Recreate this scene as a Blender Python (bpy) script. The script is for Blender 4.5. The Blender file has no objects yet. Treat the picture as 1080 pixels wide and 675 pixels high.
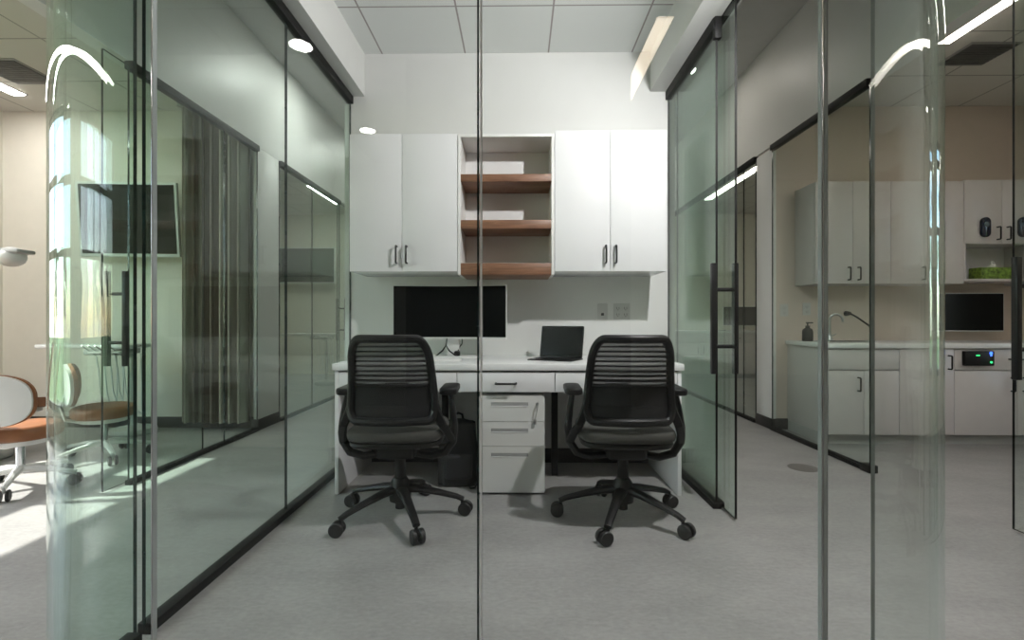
import bpy, bmesh, math, random
from mathutils import Vector, Matrix
R = math.radians
rnd = random.Random(7)
scene = bpy.context.scene
COL = scene.collection

# ------------------------------------------------------------------ materials
def _new(name):
    m = bpy.data.materials.new(name); m.use_nodes = True
    nt = m.node_tree; nt.nodes.clear()
    out = nt.nodes.new('ShaderNodeOutputMaterial')
    return m, nt, out

def N(nt, t, **kw):
    n = nt.nodes.new(t)
    for k, v in kw.items():
        if k in n.inputs: n.inputs[k].default_value = v
        else: setattr(n, k, v)
    return n

def plain(name, col, rough=0.5, metal=0.0, var=0.06, scale=12.0, bump=0.0, bscale=60.0, coat=0.0, spec=0.5, stretch=None):
    """principled material whose colour is broken up by a noise"""
    m, nt, out = _new(name)
    b = N(nt, 'ShaderNodeBsdfPrincipled'); b.inputs['Roughness'].default_value = rough
    b.inputs['Metallic'].default_value = metal; b.inputs['Coat Weight'].default_value = coat
    b.inputs['Specular IOR Level'].default_value = spec
    tc = N(nt, 'ShaderNodeTexCoord'); mp = N(nt, 'ShaderNodeMapping')
    if stretch: mp.inputs['Scale'].default_value = stretch
    nz = N(nt, 'ShaderNodeTexNoise', Scale=scale, Detail=4.0)
    rp = N(nt, 'ShaderNodeValToRGB')
    c = Vector(col)
    rp.color_ramp.elements[0].position = 0.3; rp.color_ramp.elements[1].position = 0.7
    rp.color_ramp.elements[0].color = (*(c * (1 - var)), 1); rp.color_ramp.elements[1].color = (*[min(1, x) for x in c * (1 + var)], 1)
    L = nt.links.new
    L(tc.outputs['Object'], mp.inputs['Vector']); L(mp.outputs['Vector'], nz.inputs['Vector'])
    L(nz.outputs['Fac'], rp.inputs['Fac']); L(rp.outputs['Color'], b.inputs['Base Color'])
    if bump:
        n2 = N(nt, 'ShaderNodeTexNoise', Scale=bscale, Detail=3.0); bp = N(nt, 'ShaderNodeBump', Strength=bump, Distance=0.01)
        L(mp.outputs['Vector'], n2.inputs['Vector']); L(n2.outputs['Fac'], bp.inputs['Height']); L(bp.outputs['Normal'], b.inputs['Normal'])
    L(b.outputs['BSDF'], out.inputs['Surface'])
    return m

def emit(name, col, strength):
    m, nt, out = _new(name)
    e = N(nt, 'ShaderNodeEmission', Strength=strength); e.inputs['Color'].default_value = (*col, 1)
    nt.links.new(e.outputs['Emission'], out.inputs['Surface'])
    return m

def glass(name, tint, f0=0.022):
    """clear sheet glass: both faces of the slab reflect by Schlick, the rest passes tinted"""
    m, nt, out = _new(name); L = nt.links.new
    lw = N(nt, 'ShaderNodeLayerWeight', Blend=0.5)
    p = N(nt, 'ShaderNodeMath', operation='POWER'); p.inputs[1].default_value = 5.0
    ma = N(nt, 'ShaderNodeMath', operation='MULTIPLY_ADD'); ma.inputs[1].default_value = 1 - f0; ma.inputs[2].default_value = f0
    tr = N(nt, 'ShaderNodeBsdfTransparent'); tr.inputs['Color'].default_value = (*tint, 1)
    gl = N(nt, 'ShaderNodeBsdfGlossy', Roughness=0.0); gl.inputs['Color'].default_value = (0.96, 1, 0.98, 1)
    mx = N(nt, 'ShaderNodeMixShader')
    L(lw.outputs['Facing'], p.inputs[0]); L(p.outputs[0], ma.inputs[0]); L(ma.outputs[0], mx.inputs['Fac'])
    L(tr.outputs[0], mx.inputs[1]); L(gl.outputs[0], mx.inputs[2]); L(mx.outputs[0], out.inputs['Surface'])
    return m

def mesh_cloth(name, col, see):
    """open knit: partly see-through dark cloth"""
    m, nt, out = _new(name); L = nt.links.new
    d = N(nt, 'ShaderNodeBsdfPrincipled', Roughness=0.8); d.inputs['Base Color'].default_value = (*col, 1)
    tr = N(nt, 'ShaderNodeBsdfTransparent')
    tc = N(nt, 'ShaderNodeTexCoord'); nz = N(nt, 'ShaderNodeTexNoise', Scale=1400.0, Detail=0.0)
    mr = N(nt, 'ShaderNodeMapRange'); mr.inputs['From Min'].default_value = 0.3; mr.inputs['From Max'].default_value = 0.7
    mr.inputs['To Min'].default_value = see - 0.05; mr.inputs['To Max'].default_value = see + 0.05
    mx = N(nt, 'ShaderNodeMixShader')
    L(tc.outputs['Object'], nz.inputs['Vector']); L(nz.outputs['Fac'], mr.inputs['Value']); L(mr.outputs['Result'], mx.inputs['Fac'])
    L(d.outputs[0], mx.inputs[1]); L(tr.outputs[0], mx.inputs[2]); L(mx.outputs[0], out.inputs['Surface'])
    return m

def wood(name, a, b_):
    m, nt, out = _new(name); L = nt.links.new
    b = N(nt, 'ShaderNodeBsdfPrincipled', Roughness=0.45)
    tc = N(nt, 'ShaderNodeTexCoord'); mp = N(nt, 'ShaderNodeMapping'); mp.inputs['Scale'].default_value = (2.2, 14, 26)
    nz = N(nt, 'ShaderNodeTexNoise', Scale=2.5, Detail=8.0, Roughness=0.62, Distortion=0.9)
    rp = N(nt, 'ShaderNodeValToRGB'); e = rp.color_ramp.elements
    e[0].position = .28; e[0].color = (*a, 1); e[1].position = .72; e[1].color = (*b_, 1)
    L(tc.outputs['Object'], mp.inputs['Vector']); L(mp.outputs['Vector'], nz.inputs['Vector']); L(nz.outputs['Fac'], rp.inputs['Fac'])
    L(rp.outputs['Color'], b.inputs['Base Color']); L(b.outputs[0], out.inputs['Surface'])
    return m

def tiles(name, col, line, x0, y0, size, w=0.011):
    """lay-in ceiling: pale panels between grid lines, world aligned"""
    m, nt, out = _new(name); L = nt.links.new
    b = N(nt, 'ShaderNodeBsdfPrincipled', Roughness=0.85)
    g = N(nt, 'ShaderNodeNewGeometry'); sp = N(nt, 'ShaderNodeSeparateXYZ'); L(g.outputs['Position'], sp.inputs[0])
    facs = []
    for ax, o in ((0, x0), (1, y0)):
        s = N(nt, 'ShaderNodeMath', operation='SUBTRACT'); s.inputs[1].default_value = o - size / 2
        md = N(nt, 'ShaderNodeMath', operation='FLOORED_MODULO'); md.inputs[1].default_value = size
        s2 = N(nt, 'ShaderNodeMath', operation='SUBTRACT'); s2.inputs[1].default_value = size / 2
        ab = N(nt, 'ShaderNodeMath', operation='ABSOLUTE')
        lt = N(nt, 'ShaderNodeMath', operation='LESS_THAN'); lt.inputs[1].default_value = w / 2
        L(sp.outputs[ax], s.inputs[0]); L(s.outputs[0], md.inputs[0]); L(md.outputs[0], s2.inputs[0]); L(s2.outputs[0], ab.inputs[0]); L(ab.outputs[0], lt.inputs[0])
        facs.append(lt)
    mx = N(nt, 'ShaderNodeMath', operation='MAXIMUM'); L(facs[0].outputs[0], mx.inputs[0]); L(facs[1].outputs[0], mx.inputs[1])
    nz = N(nt, 'ShaderNodeTexNoise', Scale=180.0, Detail=2.0); L(g.outputs['Position'], nz.inputs['Vector'])
    rp = N(nt, 'ShaderNodeValToRGB'); c = Vector(col)
    rp.color_ramp.elements[0].color = (*(c * .95), 1); rp.color_ramp.elements[1].color = (*(c * 1.05), 1); L(nz.outputs['Fac'], rp.inputs['Fac'])
    cm = N(nt, 'ShaderNodeMix', data_type='RGBA'); cm.inputs['B'].default_value = (*line, 1)
    for i in cm.inputs:
        if i.name == 'B' and i.type == 'RGBA': i.default_value = (*line, 1)
    A = [i for i in cm.inputs if i.name == 'A' and i.type == 'RGBA'][0]; F = [i for i in cm.inputs if i.name == 'Factor' and i.type == 'VALUE'][0]
    O = [o for o in cm.outputs if o.type == 'RGBA'][0]
    L(rp.outputs['Color'], A); L(mx.outputs[0], F); L(O, b.inputs['Base Color']); L(b.outputs[0], out.inputs['Surface'])
    return m

def floor_mat():
    m, nt, out = _new('resilient_floor'); L = nt.links.new
    b = N(nt, 'ShaderNodeBsdfPrincipled', Roughness=0.42); b.inputs['Specular IOR Level'].default_value = 0.35
    g = N(nt, 'ShaderNodeNewGeometry')
    n1 = N(nt, 'ShaderNodeTexNoise', Scale=2.2, Detail=7.0, Roughness=0.62); n2 = N(nt, 'ShaderNodeTexNoise', Scale=38.0, Detail=5.0, Roughness=0.7)
    mp = N(nt, 'ShaderNodeMapping'); mp.inputs['Scale'].default_value = (1, 1.7, 1)
    L(g.outputs['Position'], mp.inputs['Vector']); L(mp.outputs['Vector'], n1.inputs['Vector']); L(mp.outputs['Vector'], n2.inputs['Vector'])
    ad = N(nt, 'ShaderNodeMath', operation='MULTIPLY_ADD'); ad.inputs[1].default_value = 0.5
    L(n2.outputs['Fac'], ad.inputs[0]); 
    hf = N(nt, 'ShaderNodeMath', operation='MULTIPLY'); hf.inputs[1].default_value = 0.5; L(n1.outputs['Fac'], hf.inputs[0]); L(hf.outputs[0], ad.inputs[2])
    rp = N(nt, 'ShaderNodeValToRGB'); e = rp.color_ramp.elements
    e[0].position = .30; e[0].color = (.222, .218, .212, 1); e[1].position = .70; e[1].color = (.392, .385, .376, 1)
    L(ad.outputs[0], rp.inputs['Fac']); L(rp.outputs['Color'], b.inputs['Base Color'])
    # small dark scuffs
    L(b.outputs[0], out.inputs['Surface'])
    return m

M = {}
M['floor'] = floor_mat()
M['wall'] = plain('wall_paint', (.70, .70, .685), .55, var=.015, bump=.03, bscale=180)
M['satin'] = plain('satin_wall_paint', (.74, .74, .72), .44, var=.015, bump=.02, bscale=160)
M['beige'] = plain('beige_wall_paint', (.76, .725, .65), .55, var=.015, bump=.03, bscale=180)
M['rose'] = plain('rosy_beige_wall_paint', (.62, .53, .46), .55, var=.015, bump=.03, bscale=180)
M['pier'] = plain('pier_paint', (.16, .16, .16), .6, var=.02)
M['ceil'] = tiles('office_ceiling_tiles', (.76, .775, .765), (.34, .31, .305), -.963, 2.95, .586)
M['ceil_room'] = tiles('room_ceiling_tiles', (.64, .62, .58), (.34, .33, .31), .35, .32, .61, .014)
M['ceil_hall'] = plain('hall_ceiling_paint', (.62, .62, .61), .7, var=.02)
M['cab'] = plain('white_gloss_laminate', (.80, .80, .81), .13, var=.01)
M['cab_in'] = plain('cabinet_carcass', (.80, .795, .785), .4, var=.01)
M['cab_edge'] = plain('cabinet_edge', (.80, .79, .77), .35, var=.01)
M['room_cab'] = plain('operatory_cabinet_laminate', (.60, .565, .56), .3, var=.015)
M['top'] = plain('white_worktop', (.80, .80, .80), .25, var=.015)
M['wood'] = wood('walnut_shelf', (.13, .058, .032), (.30, .15, .085))
M['filecab'] = plain('white_powder_coat', (.70, .70, .68), .35, var=.01)
M['recess'] = plain('recessed_pull', (.33, .33, .325), .5)
M['black'] = plain('black_plastic', (.007, .007, .0075), .45, var=.15, spec=.3)
M['black_soft'] = plain('black_knit', (.009, .009, .0095), .85, var=.25, scale=90, bump=.15, bscale=300)
M['seat'] = plain('charcoal_seat_cloth', (.045, .045, .040), .9, var=.2, scale=120, bump=.15, bscale=300)
M['lumbar'] = plain('dark_lumbar_plastic', (.006, .006, .0065), .55, var=.1)
M['lower'] = plain('lower_back_knit', (.017, .017, .019), .85, var=.15, scale=90)
M['knit'] = mesh_cloth('open_back_knit', (.010, .010, .0105), .18)
M['wheel'] = plain('caster_rubber', (.010, .010, .0105), .5, var=.2)
M['track'] = plain('black_anodised_track', (.006, .006, .006), .55, spec=.2, var=.1)
M['handle'] = plain('black_pull_metal', (.014, .014, .015), .33, metal=.2, var=.1)
M['chrome'] = plain('chrome', (.75, .76, .78), .12, metal=1, var=.02)
M['screen'] = plain('dark_screen', (.003, .0035, .0035), .22, var=.1, spec=.14)
M['silver'] = plain('silver_white_plastic', (.72, .72, .71), .35, var=.02)
M['white_pl'] = plain('white_plastic', (.78, .78, .77), .35, var=.02)
M['key'] = plain('white_keycaps', (.70, .70, .70), .45)
M['plate'] = plain('outlet_plate_plastic', (.55, .55, .54), .4)
M['slot'] = plain('outlet_slots', (.06, .06, .06), .6)
M['bag'] = plain('black_bag_nylon', (.006, .0065, .008), .6, var=.3, scale=25, bump=.4, bscale=18)
M['base'] = plain('black_rubber_base', (.012, .012, .012), .5, var=.1)
M['curt'] = plain('taupe_curtain_cloth', (.20, .155, .125), .85, var=.12, scale=20)
def fold_shaded(name, a, b_, x0, period):  # sine bands of colour, imitating lit ridges and shaded valleys of folds
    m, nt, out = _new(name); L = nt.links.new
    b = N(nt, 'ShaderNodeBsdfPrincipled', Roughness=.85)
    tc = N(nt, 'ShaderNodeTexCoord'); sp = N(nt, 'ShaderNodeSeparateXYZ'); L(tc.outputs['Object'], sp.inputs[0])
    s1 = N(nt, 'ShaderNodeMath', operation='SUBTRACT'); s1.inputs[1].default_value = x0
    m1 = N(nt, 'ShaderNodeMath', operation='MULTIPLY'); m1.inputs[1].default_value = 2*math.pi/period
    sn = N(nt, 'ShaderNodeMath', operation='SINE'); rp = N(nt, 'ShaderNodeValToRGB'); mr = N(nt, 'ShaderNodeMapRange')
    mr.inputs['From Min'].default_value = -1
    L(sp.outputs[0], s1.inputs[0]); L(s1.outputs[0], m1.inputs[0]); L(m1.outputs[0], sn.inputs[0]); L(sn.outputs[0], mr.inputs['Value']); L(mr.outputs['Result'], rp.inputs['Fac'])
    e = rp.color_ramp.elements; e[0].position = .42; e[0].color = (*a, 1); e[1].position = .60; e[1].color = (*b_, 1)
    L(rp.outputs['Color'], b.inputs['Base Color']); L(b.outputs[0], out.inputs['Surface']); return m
M['curt'] = fold_shaded('fold_shaded_curtain_cloth', (.12, .09, .07), (.42, .38, .33), -2.97, .095)  # fold light and shade painted into the cloth colour
M['tv_back'] = plain('tv_frame', (.74, .76, .75), .35)
M['leather'] = plain('tan_leather', (.27, .105, .042), .45, var=.12, scale=20, bump=.1)
M['dental'] = plain('dental_white', (.72, .71, .69), .3, var=.02)
M['dental_grey'] = plain('dental_grey', (.42, .42, .41), .4, var=.03)
M['hose'] = plain('grey_hose', (.60, .61, .60), .5)
M['vent'] = plain('vent_grey', (.10, .10, .10), .55, var=.1)
M['grille'] = plain('vent_frame', (.30, .295, .28), .5)
M['green'] = plain('green_leaf_print', (.16, .26, .035), .6, var=.7, scale=38)
M['tissue'] = plain('tissue_paper', (.8, .8, .78), .9)
M['steel'] = plain('brushed_steel', (.42, .42, .41), .3, metal=1, var=.05)
M['drain'] = plain('floor_cover_metal', (.17, .16, .15), .5, metal=.3, var=.1)
M['alu'] = plain('window_aluminium', (.16, .14, .12), .4, metal=.2)
M['grass'] = plain('lawn', (.09, .16, .04), .9, var=.4, scale=2)
M['leafy'] = plain('tree_leaves', (.05, .11, .025), .8, var=.6, scale=6, bump=.6, bscale=9)
M['bark'] = plain('bark', (.09, .06, .04), .9, var=.3, scale=8)
M['blue_led'] = emit('blue_indicator', (.05, .15, 1.0), 3.0)
M['green_led'] = emit('green_indicator', (.05, 1.0, .25), 2.0)
M['capsule'] = plain('dark_blue_lens', (.008, .012, .03), .1, var=.1)
M['lens'] = plain('grey_lens', (.10, .14, .17), .1)
M['joint'] = plain('joint_highlight_white', (.86, .86, .85), .25, var=.05)  # white painted in for light caught in the polished glass edges
M['gl_front'] = glass('front_glass', (.985, .99, .987))
M['gl_side'] = glass('side_glass', (.905, .962, .935))
M['gl_part'] = glass('partition_glass', (.93, .966, .948))
M['gl_curve'] = glass('clear_curved_glass', (.965, .978, .972))
M['gl_edge'] = plain('glass_edge', (.004, .018, .017), .12, var=.3, scale=30)
M['gl_edge_clear'] = plain('polished_glass_edge', (.34, .37, .36), .08, var=.4, scale=6, stretch=(1, 1, .4))
M['gl_win'] = glass('window_glass', (.97, .985, .98))
M['lamp_white'] = emit('downlight_lens', (1, .975, .94), 85)
M['lamp_strip'] = emit('strip_lens', (1, .90, .80), 17)
M['lamp_left'] = emit('daylight_strip_lens', (1, .96, .90), 48)
M['lamp_corr'] = emit('corridor_downlight_lens', (1, .975, .94), 190)
M['lamp_right'] = emit('dim_downlight_lens', (1, .93, .84), 45)
M['lamp_warm'] = emit('warm_strip_lens', (1, .80, .62), 16)

# ------------------------------------------------------------------ mesh building
class MB:
    def __init__(self):
        self.bm = bmesh.new(); self.mi = 0
    def _merge(self, b, smooth_mat=None):
        me = bpy.data.meshes.new('t'); b.to_mesh(me); b.free()
        n0 = len(self.bm.faces); self.bm.from_mesh(me); bpy.data.meshes.remove(me)
        self.bm.faces.ensure_lookup_table()
        for f in self.bm.faces[n0:]: f.material_index = self.mi
    def mat(self, i): self.mi = i; return self
    def box(self, x0, x1, y0, y1, z0, z1, bev=0.0, seg=2, M4=None):
        b = bmesh.new()
        bmesh.ops.create_cube(b, size=1.0, matrix=Matrix.Translation(((x0+x1)/2, (y0+y1)/2, (z0+z1)/2)) @ Matrix.Diagonal((abs(x1-x0), abs(y1-y0), abs(z1-z0), 1)))
        if bev: bmesh.ops.bevel(b, geom=b.edges[:], offset=bev, segments=seg, profile=.5, affect='EDGES')
        if M4: bmesh.ops.transform(b, matrix=M4, verts=b.verts)
        self._merge(b); return self
    def cyl(self, p0, p1, r0, r1=None, n=20, bev=0):
        p0, p1 = Vector(p0), Vector(p1); r1 = r0 if r1 is None else r1
        d = p1 - p0; b = bmesh.new()
        bmesh.ops.create_cone(b, cap_ends=True, segments=n, radius1=r0, radius2=r1, depth=d.length)
        if bev:
            es = [e for e in b.edges if len(e.link_faces) == 2 and any(len(f.verts) > 4 for f in e.link_faces)]
            bmesh.ops.bevel(b, geom=es, offset=bev, segments=2, affect='EDGES')
        q = Vector((0, 0, 1)).rotation_difference(d.normalized())
        bmesh.ops.transform(b, matrix=Matrix.Translation((p0+p1)/2) @ q.to_matrix().to_4x4(), verts=b.verts)
        self._merge(b); return self
    def sphere(self, c, r, sx=1, sy=1, sz=1, n=16):
        b = bmesh.new(); bmesh.ops.create_uvsphere(b, u_segments=n, v_segments=n//2+2, radius=r)
        bmesh.ops.transform(b, matrix=Matrix.Translation(c) @ Matrix.Diagonal((sx, sy, sz, 1)), verts=b.verts)
        self._merge(b); return self
    def tube(self, pts, r, n=10, closed=False, flat=None, rs=None):
        """swept tube; flat=(a,b) scales the section along side/up; rs = radius per point"""
        P = [Vector(p) for p in pts]; k = len(P); b = bmesh.new(); rings = []
        up = None
        for i in range(k):
            if closed: t = (P[(i+1) % k] - P[i-1])
            else: t = P[min(i+1, k-1)] - P[max(i-1, 0)]
            t.normalize()
            if up is None:
                up = Vector((0, 0, 1)) if abs(t.z) < .9 else Vector((0, 1, 0))
            up = (up - t * up.dot(t)).normalized(); sd = t.cross(up)
            rr = rs[i] if rs else r
            fa, fb = flat or (1, 1)
            rings.append([b.verts.new(P[i] + sd*math.cos(a)*rr*fa + up*math.sin(a)*rr*fb) for a in [2*math.pi*j/n for j in range(n)]])
        for i in range(k if closed else k-1):
            A, B = rings[i], rings[(i+1) % k]
            for j in range(n): b.faces.new((A[j], A[(j+1) % n], B[(j+1) % n], B[j]))
        if not closed:
            b.faces.new(rings[0][::-1]); b.faces.new(rings[-1])
        bmesh.ops.recalc_face_normals(b, faces=b.faces[:])
        self._merge(b); return self
    def lathe(self, prof, c=(0, 0, 0), n=24, ax='z'):
        b = bmesh.new(); rings = []
        for r, z in prof:
            rings.append([b.verts.new((max(r, 1e-4)*math.cos(2*math.pi*j/n), max(r, 1e-4)*math.sin(2*math.pi*j/n), z)) for j in range(n)])
        for A, B in zip(rings, rings[1:]):
            for j in range(n): b.faces.new((A[j], A[(j+1) % n], B[(j+1) % n], B[j]))
        b.faces.new(rings[0][::-1]); b.faces.new(rings[-1])
        bmesh.ops.recalc_face_normals(b, faces=b.faces[:])
        m = Matrix.Translation(c)
        if ax == 'x': m = m @ Matrix.Rotation(R(90), 4, 'Y')
        if ax == 'y': m = m @ Matrix.Rotation(R(-90), 4, 'X')
        bmesh.ops.transform(b, matrix=m, verts=b.verts)
        self._merge(b); return self
    def prism(self, poly, z0, z1, bev=0, M4=None):
        b = bmesh.new(); lo = [b.verts.new((x, y, z0)) for x, y in poly]; hi = [b.verts.new((x, y, z1)) for x, y in poly]
        k = len(poly); b.faces.new(lo[::-1]); b.faces.new(hi)
        for i in range(k): b.faces.new((lo[i], lo[(i+1) % k], hi[(i+1) % k], hi[i]))
        bmesh.ops.recalc_face_normals(b, faces=b.faces[:])
        if bev:
            es = [e for e in b.edges if abs(e.verts[0].co.z - e.verts[1].co.z) < 1e-6]
            bmesh.ops.bevel(b, geom=es, offset=bev, segments=3, profile=.5, affect='EDGES')
        if M4: bmesh.ops.transform(b, matrix=M4, verts=b.verts)
        self._merge(b); return self
    def grid(self, fn, nu, nv, thick=0.0):
        """surface fn(u,v), optionally thickened along its normal"""
        b = bmesh.new(); V = [[b.verts.new(fn(i/nu, j/nv)) for j in range(nv+1)] for i in range(nu+1)]
        for i in range(nu):
            for j in range(nv): b.faces.new((V[i][j], V[i+1][j], V[i+1][j+1], V[i][j+1]))
        bmesh.ops.recalc_face_normals(b, faces=b.faces[:])
        if thick: bmesh.ops.solidify(b, geom=b.faces[:], thickness=thick)
        self._merge(b); return self
    def build(self, name, mats, parent=None, loc=None, angle=35):
        me = bpy.data.meshes.new(name); self.bm.to_mesh(me); self.bm.free()
        for m in (mats if isinstance(mats, (list, tuple)) else [mats]): me.materials.append(M[m])
        me.polygons.foreach_set('use_smooth', [True]*len(me.polygons))
        me.set_sharp_from_angle(angle=R(angle))
        o = bpy.data.objects.new(name, me); COL.objects.link(o)
        if parent is not None: o.parent = parent
        if loc is not None: o.location = loc
        return o

def rrect(x0, x1, y0, y1, r, n=5, rt=None):
    """rounded rectangle outline; rt = radius of the two upper corners"""
    rt = r if rt is None else rt; out = []
    for cx, cy, a0, q in ((x1-r, y0+r, -90, r), (x1-rt, y1-rt, 0, rt), (x0+rt, y1-rt, 90, rt), (x0+r, y0+r, 180, r)):
        for i in range(n+1):
            a = R(a0 + 90*i/n); out.append((cx+q*math.cos(a), cy+q*math.sin(a)))
    return out

def tag(o, label, cat, group=None, kind=None):
    o['label'] = label; o['category'] = cat
    if group: o['group'] = group
    if kind: o['kind'] = kind
    return o
def empty(name, loc, label, cat, group=None, rz=0, kind=None):
    o = bpy.data.objects.new(name, None); COL.objects.link(o); o.location = loc; o.rotation_euler = (0, 0, R(rz)); o.empty_display_size = .1
    return tag(o, label, cat, group, kind)
def plabel(o, label): o['label'] = label; return o
def copy_tree(o, parent=None):
    c = o.copy(); COL.objects.link(c)
    if parent is not None: c.parent = parent
    for ch in list(o.children): copy_tree(ch, c)
    return c
def clone(o, loc, label, rz=None, group=None):
    c = copy_tree(o); c.location = loc; c['label'] = label
    if rz is not None: c.rotation_euler = (0, 0, R(rz))
    if group: c['group'] = group
    return c
def struct(name, mb, mats, label, cat):
    return tag(mb.build(name, mats), label, cat, kind='structure')
VZ = Matrix.Rotation(R(90), 4, 'X')      # xy outline -> xz plane, extruded along -y

# ------------------------------------------------------------------ dimensions of the place
XL, XR = -1.19, 1.05          # office side glass
PL, PR = -2.36, 2.31          # partitions across the two corridors
YB = 3.47                     # office back wall
FY = 0.95                     # front glass
HD = 2.57                     # heads of glass
HC, RC, OC = 3.55, 2.95, 2.88 # ceilings: hall, rooms, office
FL, FR = -4.83, 4.95          # outer walls
Y0, Y1 = -6.1, 9.1
WY0, WY1 = 4.55, 4.82         # wall between neighbouring treatment rooms

# ------------------------------------------------------------------ setting
struct('floor', MB().box(FL-.15, FR+.15, Y0-.15, Y1+.15, -.12, 0), 'floor', 'grey mottled sheet floor running through all the rooms', 'floor')
struct('ceiling', MB().box(-1.088, .925, FY+.05, YB, OC, OC+.08), 'ceil', 'white lay-in tile ceiling above the two desk seats', 'ceiling')
struct('ceiling_hall', MB().box(PL-.1, PR+.1, Y0-.15, Y1+.15, HC, HC+.1), 'ceil_hall', 'high painted ceiling over the corridors around the glass office', 'ceiling')
struct('ceiling_left', MB().box(FL-.15, PL-.1, Y0-.15, Y1+.15, RC, RC+.1), 'ceil_room', 'tile ceiling of the treatment rooms on the left', 'ceiling')
struct('ceiling_right', MB().box(PR+.1, FR+.15, Y0-.15, Y1+.15, RC, RC+.1), 'ceil_room', 'tile ceiling of the treatment rooms on the right', 'ceiling')
struct('wall_back', MB().box(XL-.04, XR+.045, YB, YB+.13, 0, HC), 'wall', 'white wall behind the desk and the wall cabinets', 'wall')
struct('wall_far', MB().box(FL-.15, FR+.15, Y1, Y1+.15, 0, HC+.1), 'beige', 'far wall at the end of the corridors', 'wall')
struct('wall_rear', MB().box(FL-.15, FR+.15, Y0-.15, Y0, 0, HC+.1), 'wall', 'wall at the end of the hall opposite the desk', 'wall')
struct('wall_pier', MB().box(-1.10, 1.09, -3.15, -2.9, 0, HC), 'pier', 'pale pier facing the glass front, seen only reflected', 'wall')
struct('wall_left_room', MB().box(FL, PL-.02, WY0, WY1, 0, RC), 'beige', 'beige wall with the tilted television, left treatment room', 'wall')
struct('wall_right_room', MB().box(PR+.02, FR, WY0-.0, WY1, 0, RC), 'rose', 'beige wall above the cabinets of the right treatment room', 'wall')
struct('trim_1', MB().box(PL-.04, PL+.0, WY0-.12, WY1, 0, HD, .004).box(PL-.1, PL, Y0, Y1, HD, HC), 'satin', 'white jamb and bulkhead over the left glass partitions', 'wall')
struct('trim_2', MB().box(PR, PR+.04, WY0-.02, WY1, 0, HD, .004).box(PR, PR+.1, Y0, Y1, HD+.02, HC), 'satin', 'white jamb and bulkhead over the right glass partitions', 'wall')
struct('trim_3', MB().box(XL-.06, -1.088, FY-.06, YB, HD+.01, HC), 'wall', 'white soffit over the left glass wall of the office', 'soffit')
struct('trim_4', MB().box(.922, XR+.07, FY-.06, YB, HD+.03, HC), 'wall', 'white soffit over the right glass wall of the office', 'soffit')
struct('trim_5', MB().box(-1.088, .922, FY-.06, FY+.06, HD+.01, HC), 'wall', 'white header over the front glass of the office', 'soffit')

def wall_with_windows(name, x0, x1, y0, y1, z1, wins, label):
    mb = MB(); y = y0
    for a, b, s, h in sorted(wins):
        mb.box(x0, x1, y, a, 0, z1); mb.box(x0, x1, a, b, 0, s); mb.box(x0, x1, a, b, h, z1); y = b
    mb.box(x0, x1, y, y1, 0, z1)
    return struct(name, mb, 'beige', label, 'wall')
LW = [(-1.25, .40, .25, 2.72), (1.45, 3.25, .25, 2.72)]
RW = [(2.65, 3.10, .5, 2.6)]
wall_with_windows('wall_left', FL-.15, FL, Y0, Y1, RC, LW, 'outer wall with tall windows, left of the treatment room')
wall_with_windows('wall_right', FR, FR+.15, Y0, Y1, RC, RW, 'outer wall with a window, right of the treatment cabinets')
for n, (x, (a, b, s, h)) in enumerate([(FL-.09, w) for w in LW] + [(FR+.06, w) for w in RW]):
    w = empty('window_%d' % (n+1), (x, (a+b)/2, s), ['tall window on the left beside the hall', 'tall window that lets the sun onto the floor patch', 'tall narrow window right of the treatment cabinets'][n], 'window', kind='structure')
    hw = (b-a)/2; hh = h-s
    f = MB()
    for y in (-hw, hw-.06): f.box(-.04, .04, y, y+.06, 0, hh)
    f.box(-.04, .04, -hw, hw, 0, .06).box(-.04, .04, -hw, hw, hh-.06, hh)
    for z in (1.3, 1.9): f.box(-.035, .035, -hw, hw, z-.035, z+.035)
    f.box(-.03, .03, -.025, .025, 0, hh) if n < 2 else None
    f.build('window_frame', 'alu', w)
    MB().box(-.006, .006, -hw+.05, hw-.05, .05, hh-.05).build('pane', 'gl_win', w)

# skirtings
struct('baseboard_back', MB().box(XL+.02, XR-.02, YB-.012, YB, 0, .10, .003), 'base', 'black skirting under the desk', 'baseboard')
struct('baseboard_left', MB().box(FL, PL-.045, WY0-.012, WY0, 0, .10, .003).box(PL-.052, PL+.012, WY0-.132, WY1+.005, 0, .10, .004), 'base', 'black skirting along the left treatment room wall and jamb', 'baseboard')
struct('baseboard_right', MB().box(PR+.05, 2.56, WY0-.012, WY0, 0, .10, .003).box(PR-.012, PR+.052, WY0-.032, WY1+.005, 0, .10, .004), 'base', 'black skirting round the right jamb beside the sink run', 'baseboard')

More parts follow.
